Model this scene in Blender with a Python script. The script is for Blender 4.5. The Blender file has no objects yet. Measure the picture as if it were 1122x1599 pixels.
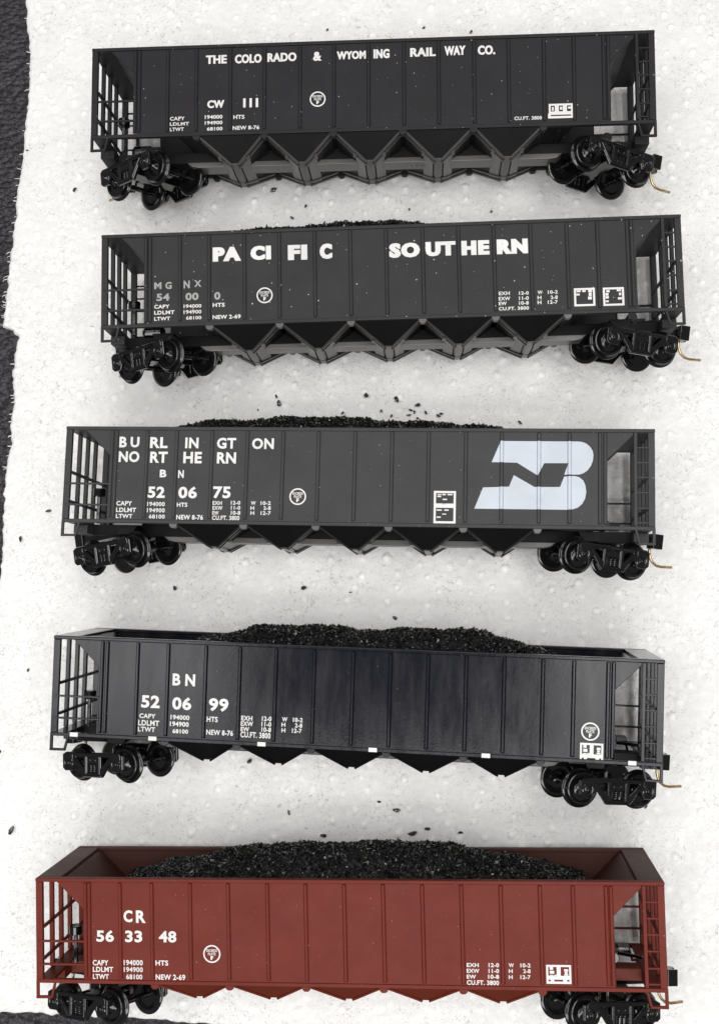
import bpy, bmesh, math, random
import numpy as np
from mathutils import Vector, Matrix
from mathutils.geometry import tessellate_polygon
random.seed(7)
PI = math.pi
scene = bpy.context.scene
COL = scene.collection
scene.unit_settings.scale_length = 0.01       # one unit is one centimetre

CAM_H=19.6262
CAM_F=1662.117
CAM_AX=0.14774
CAM_AY=0.08543
ZP=2.12
CAR={1: [-1.3318, 10.2764, -0.0032, 0.0697, 0.0236], 2: [-1.0118, 6.7941, 0.0132, 0.0509, 0.0284], 3: [-1.6391, 3.2203, -0.0278, 0.0347, -0.0139], 4: [-1.6888, -0.4599, -0.0422, 0.1056, -0.0241], 5: [-1.7798, -4.1148, 0.0134, 0.1003, -0.0168]}
TRUCK={'1,-1': [-4.06, -1.256, -0.991, -0.595, 0.061, 0.031], '1,1': [4.139, -1.225, -1.008, 0.425, -0.161, 0.017], '2,-1': [-4.045, -1.227, -0.997, -0.59, 0.059, 0.063], '2,1': [4.102, -1.201, -1.0, 0.324, -0.099, 0.107], '3,-1': [-4.054, -1.279, -1.003, -0.452, 0.147, 0.055], '3,1': [4.08, -1.222, -1.007, 0.397, -0.075, 0.064], '4,-1': [-4.071, -1.382, -1.003, -0.403, 0.099, -0.068], '4,1': [4.087, -1.346, -0.998, 0.377, -0.058, -0.046], '5,-1': [-4.127, -1.42, -0.986, -0.435, 0.081, -0.15], '5,1': [4.041, -1.413, -0.995, 0.408, -0.131, -0.172]}
EMBLEM={1: (-0.91, -0.224, 0.14), 2: (-2.129, -0.336, 0.14), 3: (-0.9, -0.348, 0.142), 4: (3.862, -0.34, 0.143), 5: (-2.093, -0.344, 0.14)}
BOX=[(1, 'three', 3.127, -0.699, 3.571, -0.437), (2, 'left', 3.148, -0.705, 3.5, -0.391), (2, 'right', 3.634, -0.713, 3.986, -0.396), (3, 'stack', 1.388, -0.768, 1.753, -0.226), (4, 'pair', 3.708, -0.82, 4.068, -0.521), (5, 'pair', 3.159, -0.728, 3.538, -0.442)]
SQUARES=[(-4.643, -0.851, -4.508, -0.765), (-3.297, -0.849, -3.159, -0.763), (-1.464, -0.842, -1.33, -0.758), (0.359, -0.837, 0.494, -0.74), (2.169, -0.842, 2.304, -0.749), (4.453, -0.843, 4.578, -0.751)]
LOGO=[[(2.336, 0.267), (2.483, 0.623), (3.744, 0.623), (3.815, 0.616), (3.885, 0.588), (3.945, 0.534), (3.984, 0.469), (3.998, 0.397), (3.987, 0.299), (3.956, 0.216), (3.903, 0.143), (3.833, 0.092), (3.763, 0.07), (3.524, 0.067), (3.59, 0.259), (3.198, 0.256), (3.093, 0.049), (2.754, 0.26)], [(2.059, -0.516), (2.198, -0.16), (2.626, -0.141), (2.702, 0.052), (3.041, -0.143), (3.457, -0.139), (3.524, 0.035), (3.693, 0.047), (3.77, 0.026), (3.833, -0.027), (3.868, -0.109), (3.882, -0.217), (3.861, -0.332), (3.816, -0.415), (3.746, -0.477), (3.659, -0.507), (3.571, -0.515)]]
CRUMBS=[(-2.327, 12.741, 0.85), (-0.392, 12.68, 0.85), (0.541, 12.542, 0.85), (-7.41, 9.536, 1.2), (-8.433, 10.43, 0.6), (-3.38, 9.365, 1.6), (-2.736, 9.015, 0.85), (-0.708, 8.865, 0.85), (0.87, 8.764, 0.85), (-3.005, 8.78, 0.85), (-0.178, 5.986, 0.85), (-3.276, 5.187, 0.85), (-3.221, 5.05, 1.5), (-3.625, 4.933, 0.6), (-2.001, 4.836, 0.85), (-1.552, 5.164, 1.7), (-0.974, 5.076, 1.4), (-1.267, 4.858, 0.85), (-1.073, 4.761, 0.85), (-0.575, 4.958, 1.4), (-0.709, 4.864, 0.85), (-0.64, 4.826, 0.85), (-0.425, 4.809, 0.85), (-0.746, 4.768, 0.85), (-0.581, 4.702, 0.85), (-0.191, 4.743, 0.85), (-0.138, 4.781, 0.85), (1.324, 4.587, 0.85), (-7.66, 3.024, 1.1), (-8.187, 2.492, 1.1), (-5.151, 1.525, 1.4), (-2.715, 1.518, 1.4), (-1.847, 1.429, 0.5), (0.335, 1.404, 0.5), (-1.025, 0.953, 1.2), (-7.921, 0.004, 0.85), (-8.388, -1.5, 0.85), (-8.097, -2.91, 1.7), (-3.687, -1.638, 1.4), (-1.017, -2.475, 1.3), (-1.328, -2.333, 0.85), (-2.957, -2.54, 0.85), (3.364, -2.36, 0.85), (-2.327, -2.93, 1.2), (-0.729, -2.871, 1.5), (-0.467, -2.79, 1.2), (0.119, -2.849, 0.85)]
EDGE=[(-8.702, 14.643), (-8.646, 13.766), (-8.591, 13.186), (-8.509, 12.61), (-8.489, 12.041), (-8.503, 11.619), (-8.531, 11.06), (-8.564, 10.367), (-8.615, 9.749), (-8.651, 9.136), (-8.684, 8.461), (-8.737, 7.925), (-8.749, 7.393), (-8.788, 6.865), (-8.794, 6.72), (-8.597, 6.701), (-8.565, 6.595), (-8.458, 6.54), (-8.51, 6.266), (-8.526, 6.071), (-8.527, 5.552), (-8.494, 5.164), (-8.527, 4.78), (-8.508, 4.397), (-8.579, 4.018), (-8.601, 3.703), (-8.585, 3.138), (-8.585, 2.392), (-8.611, 1.167), (-8.592, -0.632), (-8.628, -4.091), (-8.805, -7.384)]
BOTTOM=[(-9.119, -6.074), (-8.162, -6.099), (-7.45, -6.107), (-6.743, -6.127), (-5.807, -6.13), (-5.11, -6.165), (-4.302, -6.208), (-2.366, -6.399), (0.962, -6.463), (6.292, -6.413)]
LETTERS=[
(1, 'road_name', 'THE', -2.918, 0.487, -2.542, 0.644, 'h'),
(1, 'road_name', 'COLO', -2.395, 0.478, -1.914, 0.643, 'h'),
(1, 'road_name', 'RADO', -1.839, 0.487, -1.289, 0.65, 'h'),
(1, 'road_name', '&', -0.993, 0.479, -0.841, 0.647, 'h'),
(1, 'road_name', 'WYOM', -0.596, 0.49, -0.046, 0.64, 'h'),
(1, 'road_name', 'ING', 0.081, 0.488, 0.364, 0.658, 'h'),
(1, 'road_name', 'RAIL', 0.729, 0.498, 1.179, 0.659, 'h'),
(1, 'road_name', 'WAY', 1.332, 0.502, 1.705, 0.673, 'h'),
(1, 'road_name', 'CO.', 1.917, 0.494, 2.224, 0.663, 'h'),
(1, 'reporting_mark', 'CW', -2.886, -0.332, -2.578, -0.189, 'h'),
(1, 'reporting_mark', '111', -2.24, -0.339, -1.972, -0.171, 'h'),
(1, 'capacity_data', 'CAPY', -3.556, -0.541, -3.289, -0.472, 's'),
(1, 'capacity_data', 'LDLMT', -3.555, -0.637, -3.21, -0.575, 's'),
(1, 'capacity_data', 'LTWT', -3.554, -0.737, -3.303, -0.672, 's'),
(1, 'capacity_data', '194000', -2.927, -0.531, -2.611, -0.46, 's'),
(1, 'capacity_data', '194900', -2.926, -0.635, -2.61, -0.569, 's'),
(1, 'capacity_data', '68100', -2.886, -0.745, -2.609, -0.681, 's'),
(1, 'capacity_data', 'HTS', -2.414, -0.546, -2.215, -0.472, 's'),
(1, 'capacity_data', 'NEW 8-76', -2.424, -0.746, -1.949, -0.672, 's'),
(1, 'dimension_data', 'CU.FT. 3800', 2.542, -0.713, 3.026, -0.649, 's'),
(2, 'road_name', 'PA', -3.03, 0.292, -2.533, 0.547, 'x'),
(2, 'road_name', 'CI', -2.371, 0.296, -2.012, 0.547, 'x'),
(2, 'road_name', 'FI', -1.719, 0.273, -1.383, 0.54, 'x'),
(2, 'road_name', 'C', -1.169, 0.273, -0.95, 0.544, 'x'),
(2, 'road_name', 'SO', 0.027, 0.249, 0.564, 0.508, 'x'),
(2, 'road_name', 'UT', 0.626, 0.255, 1.169, 0.509, 'x'),
(2, 'road_name', 'HE', 1.248, 0.252, 1.746, 0.507, 'x'),
(2, 'road_name', 'RN', 1.864, 0.25, 2.42, 0.51, 'x'),
(2, 'reporting_mark', 'M', -4.055, -0.163, -3.929, -0.043, 'm'),
(2, 'reporting_mark', 'G', -3.86, -0.169, -3.749, -0.041, 'm'),
(2, 'reporting_mark', 'N', -3.539, -0.168, -3.432, -0.029, 'm'),
(2, 'reporting_mark', 'X', -3.355, -0.147, -3.229, -0.028, 'm'),
(2, 'reporting_mark', '54', -4.016, -0.377, -3.787, -0.245, 'm'),
(2, 'reporting_mark', '00', -3.508, -0.382, -3.279, -0.247, 'm'),
(2, 'reporting_mark', '0', -3.005, -0.387, -2.898, -0.248, 'm'),
(2, 'capacity_data', 'CAPY', -4.054, -0.511, -3.787, -0.443, 's'),
(2, 'capacity_data', 'LDLMT', -4.054, -0.616, -3.699, -0.55, 's'),
(2, 'capacity_data', 'LTWT', -4.053, -0.724, -3.775, -0.66, 's'),
(2, 'capacity_data', '194000', -3.539, -0.517, -3.23, -0.453, 's'),
(2, 'capacity_data', '194900', -3.539, -0.621, -3.23, -0.554, 's'),
(2, 'capacity_data', '68100', -3.497, -0.723, -3.23, -0.662, 's'),
(2, 'capacity_data', 'HTS', -3.032, -0.514, -2.823, -0.444, 's'),
(2, 'capacity_data', 'NEW 2-69', -3.033, -0.73, -2.547, -0.657, 's'),
(2, 'dimension_data', 'EXH', 1.881, -0.469, 2.067, -0.407, 's'),
(2, 'dimension_data', 'EXW', 1.878, -0.561, 2.072, -0.499, 's'),
(2, 'dimension_data', 'EW', 1.876, -0.644, 2.01, -0.584, 's'),
(2, 'dimension_data', 'CU.FT. 3800', 1.873, -0.735, 2.383, -0.676, 's'),
(2, 'dimension_data', '12-0', 2.223, -0.473, 2.387, -0.414, 's'),
(2, 'dimension_data', '11-0', 2.221, -0.564, 2.385, -0.502, 's'),
(2, 'dimension_data', '10-8', 2.218, -0.648, 2.382, -0.585, 's'),
(2, 'dimension_data', 'W', 2.536, -0.472, 2.619, -0.411, 's'),
(2, 'dimension_data', 'H', 2.533, -0.563, 2.598, -0.501, 's'),
(2, 'dimension_data', 'H', 2.531, -0.647, 2.595, -0.584, 's'),
(2, 'dimension_data', '10-2', 2.709, -0.474, 2.876, -0.412, 's'),
(2, 'dimension_data', '2-8', 2.754, -0.567, 2.873, -0.503, 's'),
(2, 'dimension_data', '12-7', 2.703, -0.649, 2.87, -0.586, 's'),
(3, 'road_name', 'B', -4.043, 0.472, -3.906, 0.659, 'm'),
(3, 'road_name', 'U', -3.839, 0.473, -3.683, 0.656, 'm'),
(3, 'road_name', 'RL', -3.493, 0.464, -3.185, 0.655, 'm'),
(3, 'road_name', 'IN', -2.876, 0.465, -2.644, 0.651, 'm'),
(3, 'road_name', 'GT', -2.322, 0.461, -1.99, 0.651, 'm'),
(3, 'road_name', 'ON', -1.713, 0.458, -1.337, 0.647, 'm'),
(3, 'road_name', 'NO', -4.037, 0.215, -3.671, 0.406, 'm'),
(3, 'road_name', 'RT', -3.481, 0.208, -3.174, 0.402, 'm'),
(3, 'road_name', 'HE', -2.899, 0.205, -2.577, 0.403, 'm'),
(3, 'road_name', 'RN', -2.312, 0.206, -1.981, 0.4, 'm'),
(3, 'reporting_mark', 'B', -3.298, -0.042, -3.182, 0.09, 'm'),
(3, 'reporting_mark', 'N', -2.994, -0.051, -2.878, 0.085, 'm'),
(3, 'reporting_mark', '52', -3.498, -0.4, -3.196, -0.202, 'm'),
(3, 'reporting_mark', '06', -2.959, -0.401, -2.635, -0.196, 'm'),
(3, 'reporting_mark', '75', -2.367, -0.394, -2.052, -0.19, 'm'),
(3, 'capacity_data', 'CAPY', -4.037, -0.538, -3.762, -0.459, 's'),
(3, 'capacity_data', 'LDLMT', -4.039, -0.65, -3.684, -0.574, 's'),
(3, 'capacity_data', 'LTWT', -4.034, -0.754, -3.744, -0.683, 's'),
(3, 'capacity_data', '194000', -3.503, -0.542, -3.187, -0.467, 's'),
(3, 'capacity_data', '194900', -3.498, -0.65, -3.182, -0.575, 's'),
(3, 'capacity_data', '68100', -3.455, -0.754, -3.177, -0.683, 's'),
(3, 'capacity_data', 'HTS', -3.009, -0.547, -2.793, -0.474, 's'),
(3, 'capacity_data', 'NEW 8-76', -3.007, -0.766, -2.513, -0.682, 's'),
(3, 'dimension_data', 'EXH', -2.389, -0.506, -2.196, -0.441, 's'),
(3, 'dimension_data', 'EXW', -2.386, -0.591, -2.182, -0.526, 's'),
(3, 'dimension_data', 'EW', -2.382, -0.676, -2.246, -0.612, 's'),
(3, 'dimension_data', 'CU.FT. 3800', -2.379, -0.765, -1.884, -0.688, 's'),
(3, 'dimension_data', '12-0', -2.041, -0.498, -1.878, -0.433, 's'),
(3, 'dimension_data', '11-0', -2.037, -0.583, -1.875, -0.518, 's'),
(3, 'dimension_data', '10-8', -2.034, -0.672, -1.872, -0.603, 's'),
(3, 'dimension_data', 'W', -1.697, -0.498, -1.613, -0.437, 's'),
(3, 'dimension_data', 'H', -1.701, -0.583, -1.636, -0.523, 's'),
(3, 'dimension_data', 'H', -1.698, -0.667, -1.633, -0.607, 's'),
(3, 'dimension_data', '10-2', -1.529, -0.499, -1.357, -0.434, 's'),
(3, 'dimension_data', '2-8', -1.478, -0.583, -1.354, -0.519, 's'),
(3, 'dimension_data', '12-7', -1.523, -0.669, -1.351, -0.604, 's'),
(4, 'reporting_mark', 'B', -2.927, 0.088, -2.794, 0.284, 'm'),
(4, 'reporting_mark', 'N', -2.712, 0.087, -2.546, 0.284, 'm'),
(4, 'reporting_mark', '52', -3.447, -0.302, -3.131, -0.093, 'm'),
(4, 'reporting_mark', '06', -2.919, -0.309, -2.595, -0.098, 'm'),
(4, 'reporting_mark', '99', -2.3, -0.305, -1.971, -0.091, 'm'),
(4, 'capacity_data', 'CAPY', -3.469, -0.472, -3.194, -0.397, 's'),
(4, 'capacity_data', 'LDLMT', -3.483, -0.594, -3.126, -0.505, 's'),
(4, 'capacity_data', 'LTWT', -3.49, -0.695, -3.193, -0.616, 's'),
(4, 'capacity_data', '194000', -2.938, -0.472, -2.62, -0.395, 's'),
(4, 'capacity_data', '194900', -2.945, -0.583, -2.627, -0.503, 's'),
(4, 'capacity_data', '68100', -2.896, -0.695, -2.634, -0.625, 's'),
(4, 'capacity_data', 'HTS', -2.348, -0.482, -2.143, -0.394, 's'),
(4, 'capacity_data', 'NEW 8-76', -2.37, -0.694, -1.879, -0.606, 's'),
(4, 'dimension_data', 'EXH', -1.75, -0.432, -1.565, -0.354, 's'),
(4, 'dimension_data', 'EXW', -1.754, -0.52, -1.549, -0.445, 's'),
(4, 'dimension_data', 'EW', -1.757, -0.609, -1.612, -0.537, 's'),
(4, 'dimension_data', 'CU.FT. 3800', -1.761, -0.707, -1.255, -0.613, 's'),
(4, 'dimension_data', '12-0', -1.405, -0.425, -1.244, -0.348, 's'),
(4, 'dimension_data', '11-0', -1.41, -0.513, -1.245, -0.437, 's'),
(4, 'dimension_data', '10-8', -1.407, -0.601, -1.248, -0.526, 's'),
(4, 'dimension_data', 'W', -1.072, -0.416, -0.985, -0.346, 's'),
(4, 'dimension_data', 'H', -1.079, -0.501, -1.015, -0.436, 's'),
(4, 'dimension_data', 'H', -1.076, -0.592, -1.012, -0.526, 's'),
(4, 'dimension_data', '10-2', -0.892, -0.417, -0.733, -0.345, 's'),
(4, 'dimension_data', '2-8', -0.856, -0.505, -0.736, -0.436, 's'),
(4, 'dimension_data', '12-7', -0.903, -0.593, -0.743, -0.521, 's'),
(5, 'reporting_mark', 'C', -3.53, 0.14, -3.384, 0.33, 'm'),
(5, 'reporting_mark', 'R', -3.326, 0.131, -3.165, 0.329, 'm'),
(5, 'reporting_mark', '56', -3.985, -0.175, -3.694, 0.011, 'm'),
(5, 'reporting_mark', '33', -3.509, -0.176, -3.227, 0.009, 'm'),
(5, 'reporting_mark', '48', -2.954, -0.173, -2.666, 0.008, 'm'),
(5, 'capacity_data', 'CAPY', -4.073, -0.548, -3.79, -0.462, 's'),
(5, 'capacity_data', 'LDLMT', -4.074, -0.651, -3.712, -0.57, 's'),
(5, 'capacity_data', 'LTWT', -4.075, -0.764, -3.786, -0.685, 's'),
(5, 'capacity_data', '194000', -3.547, -0.541, -3.223, -0.454, 's'),
(5, 'capacity_data', '194900', -3.548, -0.647, -3.224, -0.567, 's'),
(5, 'capacity_data', '68100', -3.499, -0.759, -3.233, -0.68, 's'),
(5, 'capacity_data', 'HTS', -3.02, -0.537, -2.805, -0.455, 's'),
(5, 'capacity_data', 'NEW 2-69', -3.03, -0.762, -2.531, -0.673, 's'),
(5, 'dimension_data', 'EXH', 1.941, -0.491, 2.126, -0.431, 's'),
(5, 'dimension_data', 'EXW', 1.938, -0.58, 2.133, -0.519, 's'),
(5, 'dimension_data', 'EW', 1.936, -0.669, 2.079, -0.609, 's'),
(5, 'dimension_data', 'CU.FT. 3800', 1.933, -0.764, 2.431, -0.692, 's'),
(5, 'dimension_data', '12-0', 2.279, -0.49, 2.439, -0.427, 's'),
(5, 'dimension_data', '11-0', 2.276, -0.579, 2.436, -0.515, 's'),
(5, 'dimension_data', '10-8', 2.267, -0.667, 2.434, -0.603, 's'),
(5, 'dimension_data', 'W', 2.588, -0.486, 2.666, -0.427, 's'),
(5, 'dimension_data', 'H', 2.586, -0.574, 2.646, -0.516, 's'),
(5, 'dimension_data', 'H', 2.583, -0.666, 2.643, -0.607, 's'),
(5, 'dimension_data', '10-2', 2.767, -0.487, 2.922, -0.424, 's'),
(5, 'dimension_data', '2-8', 2.808, -0.574, 2.92, -0.512, 's'),
(5, 'dimension_data', '12-7', 2.761, -0.666, 2.917, -0.603, 's'),
]

RIB_X={1: [-4.193, -4.118, -3.604, -3.084, -2.472, -1.859, -1.225, -0.62, -0.007, 0.619, 1.231, 1.852, 2.454, 3.066, 3.586, 4.1, 4.179], 2: [-4.2, -4.125, -3.604, -3.093, -2.474, -1.869, -1.253, -0.636, -0.019, 0.607, 1.22, 1.822, 2.447, 3.06, 3.576, 4.076, 4.149], 3: [-4.161, -4.084, -3.541, -3.024, -2.404, -1.792, -1.175, -0.57, 0.052, 0.676, 1.289, 1.908, 2.5, 3.111, 3.608, 4.103, 4.187], 4: [-4.139, -4.053, -3.531, -3.012, -2.375, -1.802, -1.201, -0.569, 0.066, 0.674, 1.281, 1.891, 2.495, 3.105, 3.588, 4.122, 4.203], 5: [-4.159, -4.097, -3.585, -3.062, -2.432, -1.813, -1.18, -0.567, 0.049, 0.664, 1.278, 1.887, 2.496, 3.099, 3.602, 4.103, 4.177]}

# ---------------------------------------------------------------- camera
cam = bpy.data.cameras.new('camera'); cam.sensor_fit = 'VERTICAL'; cam.sensor_height = 36.0
cam.lens = 36.0 * CAM_F / 1599.0; cam.clip_start = .1; cam.clip_end = 300
camo = bpy.data.objects.new('camera', cam); COL.objects.link(camo)
camo.matrix_world = Matrix.Translation((0, 0, CAM_H)) @ (Matrix.Rotation(CAM_AY, 4, 'Y') @ Matrix.Rotation(CAM_AX, 4, 'X'))
scene.camera = camo
# ---------------------------------------------------------------- light: a bright white room, ceiling lamps to both sides of the photographer
w = bpy.data.worlds.new('World'); scene.world = w; w.use_nodes = True
w.node_tree.nodes['Background'].inputs['Color'].default_value = (1.0, .99, .975, 1)
w.node_tree.nodes['Background'].inputs['Strength'].default_value = .21
def ceiling_lamp(name, loc, target, sx, sy, power, col=(1, .985, .965)):
    d = bpy.data.lights.new(name, 'AREA'); d.shape = 'RECTANGLE'; d.size = sx; d.size_y = sy; d.energy = power; d.color = col
    o = bpy.data.objects.new(name, d); COL.objects.link(o); o.location = loc
    o.rotation_euler = (Vector(target) - Vector(loc)).to_track_quat('-Z', 'Y').to_euler()
    return o
ceiling_lamp('ceiling_lamp', (-32, 2, 60), (-32, 2, 0), 26, 38, 14500)
ceiling_lamp('ceiling_lamp', (17, 2, 60), (17, 2, 0), 26, 38, 21000)
ceiling_lamp('ceiling_lamp', (-2, -30, 60), (-2, -30, 0), 56, 20, 25000)
ceiling_lamp('ceiling_lamp', (-2, 36, 60), (-2, 4, 0), 50, 14, 4500)
scene.view_settings.view_transform = 'Standard'; scene.view_settings.look = 'None'
scene.view_settings.exposure = 0.03; scene.view_settings.gamma = 1.0
scene.view_settings.use_curve_mapping = False
scene.render.engine = 'CYCLES'
# ---------------------------------------------------------------- helpers
def link(o, parent=None):
    COL.objects.link(o)
    if parent is not None:
        o.parent = parent
    return o

def mesh_obj(name, verts, faces, mats, parent=None, smooth=False, bevel=0.0, midx=None, segs=2):
    me = bpy.data.meshes.new(name)
    me.from_pydata([tuple(v) for v in verts], [], faces)
    me.update()
    bm = bmesh.new(); bm.from_mesh(me)
    bmesh.ops.recalc_face_normals(bm, faces=bm.faces)
    bm.to_mesh(me); bm.free()
    for m in (mats if isinstance(mats, (list, tuple)) else [mats]):
        me.materials.append(m)
    if midx:
        me.polygons.foreach_set('material_index', midx)
    if smooth:
        me.polygons.foreach_set('use_smooth', [True] * len(me.polygons))
    o = link(bpy.data.objects.new(name, me), parent)
    if bevel:
        b = o.modifiers.new('edge', 'BEVEL'); b.width = bevel; b.segments = segs
        b.limit_method = 'ANGLE'; b.angle_limit = math.radians(40)
    return o

class MB:
    """collects simple shapes into one mesh"""
    def __init__(s): s.v = []; s.f = []
    def add(s, v, f):
        n = len(s.v); s.v += [tuple(q) for q in v]; s.f += [[i + n for i in g] for g in f]; return s
    def box(s, x0, x1, y0, y1, z0, z1, M=None):
        v = [Vector((x, y, z)) for x in (x0, x1) for y in (y0, y1) for z in (z0, z1)]
        if M is not None: v = [M @ q for q in v]
        return s.add(v, [(0, 1, 3, 2), (4, 6, 7, 5), (0, 4, 5, 1), (2, 3, 7, 6), (0, 2, 6, 4), (1, 5, 7, 3)])
    def prism(s, poly, z0, z1):
        n = len(poly)
        v = [(x, y, z0) for x, y in poly] + [(x, y, z1) for x, y in poly]
        f = [list(range(n))[::-1], list(range(n, 2 * n))]
        f += [(i, (i + 1) % n, (i + 1) % n + n, i + n) for i in range(n)]
        return s.add(v, f)
    def bar(s, a, b, w, h=None, up=(0, 0, 1)):
        a = Vector(a); b = Vector(b); h = h or w; d = (b - a).normalized(); u = Vector(up)
        if abs(d.dot(u)) > .95: u = Vector((0, 1, 0))
        x = d.cross(u).normalized(); y = x.cross(d).normalized()
        v = [p + x * i * w / 2 + y * j * h / 2 for p in (a, b) for i, j in ((-1, -1), (1, -1), (1, 1), (-1, 1))]
        return s.add(v, [(0, 3, 2, 1), (4, 5, 6, 7), (0, 1, 5, 4), (1, 2, 6, 5), (2, 3, 7, 6), (3, 0, 4, 7)])
    def tube(s, pts, r, n=8):
        pts = [Vector(q) for q in pts]; rings = []
        for k, p in enumerate(pts):
            d = (pts[min(k + 1, len(pts) - 1)] - pts[max(k - 1, 0)]).normalized()
            u = Vector((0, 0, 1)) if abs(d.z) < .9 else Vector((1, 0, 0))
            x = d.cross(u).normalized(); y = x.cross(d)
            rr = r[k] if isinstance(r, (list, tuple)) else r
            rings.append([p + (x * math.cos(t) + y * math.sin(t)) * rr for t in [2 * PI * j / n for j in range(n)]])
        v = [q for g in rings for q in g]
        f = [(k * n + j, k * n + (j + 1) % n, (k + 1) * n + (j + 1) % n, (k + 1) * n + j) for k in range(len(pts) - 1) for j in range(n)]
        f += [list(range(n))[::-1], [len(v) - n + j for j in range(n)]]
        return s.add(v, f)
    def lathe(s, prof, c, n=40):
        """profile of (r, z) turned about the z axis through c"""
        v = []; f = []
        for r, z in prof:
            for j in range(n):
                t = 2 * PI * j / n
                v.append((c[0] + r * math.cos(t), c[1] + r * math.sin(t), c[2] + z))
        for k in range(len(prof) - 1):
            for j in range(n):
                f.append((k * n + j, k * n + (j + 1) % n, (k + 1) * n + (j + 1) % n, (k + 1) * n + j))
        f += [list(range(n))[::-1], [len(v) - n + j for j in range(n)]]
        return s.add(v, f)
    def obj(s, name, mat, parent=None, **k): return mesh_obj(name, s.v, s.f, mat, parent, **k)

def tag(o, label=None, cat=None, group=None, kind=None):
    for a, b in (('label', label), ('category', cat), ('group', group), ('kind', kind)):
        if b: o[a] = b
    return o

def Rm(ax, ay, az):
    return (Matrix.Rotation(az, 4, 'Z') @ Matrix.Rotation(ay, 4, 'Y') @ Matrix.Rotation(ax, 4, 'X'))

# ---------------------------------------------------------------- materials
class Mat:
    def __init__(s, name, col, rough=.5, metal=0.0, spec=.5):
        s.m = bpy.data.materials.new(name); s.m.use_nodes = True
        s.t = s.m.node_tree; s.b = s.t.nodes['Principled BSDF']
        s.b.inputs['Base Color'].default_value = (*col, 1); s.b.inputs['Roughness'].default_value = rough
        s.b.inputs['Metallic'].default_value = metal; s.b.inputs['Specular IOR Level'].default_value = spec
    def n(s, typ, **k):
        x = s.t.nodes.new(typ)
        for a, b in k.items():
            if a in x.inputs: x.inputs[a].default_value = b
            else: setattr(x, a, b)
        return x
    def l(s, a, b): s.t.links.new(a, b)
    def obj(s, scale=None):
        c = s.n('ShaderNodeTexCoord')
        if scale is None: return c.outputs['Object']
        m = s.n('ShaderNodeMapping'); m.inputs['Scale'].default_value = scale; s.l(c.outputs['Object'], m.inputs['Vector'])
        return m.outputs['Vector']
    def ramp(s, src, stops):
        r = s.n('ShaderNodeValToRGB'); e = r.color_ramp.elements
        while len(e) < len(stops): e.new(.5)
        for q, (p, c) in zip(e, stops):
            q.position = p; q.color = (*c, 1) if isinstance(c, tuple) else (c, c, c, 1)
        s.l(src, r.inputs['Fac']); return r.outputs['Color']

def plastic(name, col, rough, specks=.0, streak=False, spec=.5, bump=.06):
    M = Mat(name, col, rough, 0, spec)
    co = M.obj()
    n1 = M.n('ShaderNodeTexNoise', Scale=1.6, Detail=5.0, Roughness=.6); M.l(co, n1.inputs['Vector'])
    base = M.ramp(n1.outputs['Fac'], [(.3, tuple(c * .92 for c in col)), (.7, tuple(min(1, c * 1.09 + .001) for c in col))])
    if specks:
        v = M.n('ShaderNodeTexVoronoi', Scale=6.0, voronoi_dimensions='2D'); M.l(co, v.inputs['Vector'])
        w = M.n('ShaderNodeTexNoise', Scale=3.4, Detail=4.0, Roughness=.7); M.l(co, w.inputs['Vector'])
        cut = M.n('ShaderNodeMath', operation='MULTIPLY_ADD'); M.l(w.outputs['Fac'], cut.inputs[0]); cut.inputs[1].default_value = specks * 3.2; cut.inputs[2].default_value = -specks * 1.25
        lt = M.n('ShaderNodeMath', operation='LESS_THAN'); M.l(v.outputs['Distance'], lt.inputs[0]); M.l(cut.outputs[0], lt.inputs[1])
        # only some of the cells carry a dust speck
        sep = M.n('ShaderNodeSeparateColor'); M.l(v.outputs['Color'], sep.inputs['Color'])
        gt = M.n('ShaderNodeMath', operation='GREATER_THAN'); M.l(sep.outputs[0], gt.inputs[0]); gt.inputs[1].default_value = .72
        mu = M.n('ShaderNodeMath', operation='MULTIPLY'); M.l(lt.outputs[0], mu.inputs[0]); M.l(gt.outputs[0], mu.inputs[1])
        mx = M.n('ShaderNodeMixRGB'); mx.inputs['Color2'].default_value = (.42, .40, .37, 1)
        M.l(mu.outputs[0], mx.inputs['Fac']); M.l(base, mx.inputs['Color1']); base = mx.outputs['Color']
    M.l(base, M.b.inputs['Base Color'])
    r = M.n('ShaderNodeTexNoise', Scale=1.0, Detail=6.0, Roughness=.7)
    M.l(M.obj((5, .9, 5) if streak else (2, 2, 2)), r.inputs['Vector'])
    rr = M.n('ShaderNodeMapRange'); M.l(r.outputs['Fac'], rr.inputs['Value'])
    rr.inputs['From Min'].default_value = .3; rr.inputs['From Max'].default_value = .7
    rr.inputs['To Min'].default_value = rough * (.7 if streak else .88); rr.inputs['To Max'].default_value = rough * (1.4 if streak else 1.12)
    M.l(rr.outputs['Result'], M.b.inputs['Roughness'])
    b = M.n('ShaderNodeTexNoise', Scale=26.0, Detail=4.0); M.l(co, b.inputs['Vector'])
    bb = M.n('ShaderNodeTexNoise', Scale=2.6, Detail=3.0); M.l(co, bb.inputs['Vector'])
    ad = M.n('ShaderNodeMath', operation='MULTIPLY_ADD'); M.l(bb.outputs['Fac'], ad.inputs[0]); ad.inputs[1].default_value = 2.5 if streak else .6; M.l(b.outputs['Fac'], ad.inputs[2])
    bu = M.n('ShaderNodeBump', Strength=bump, Distance=.05); M.l(ad.outputs[0], bu.inputs['Height']); M.l(bu.outputs['Normal'], M.b.inputs['Normal'])
    return M.m

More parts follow.
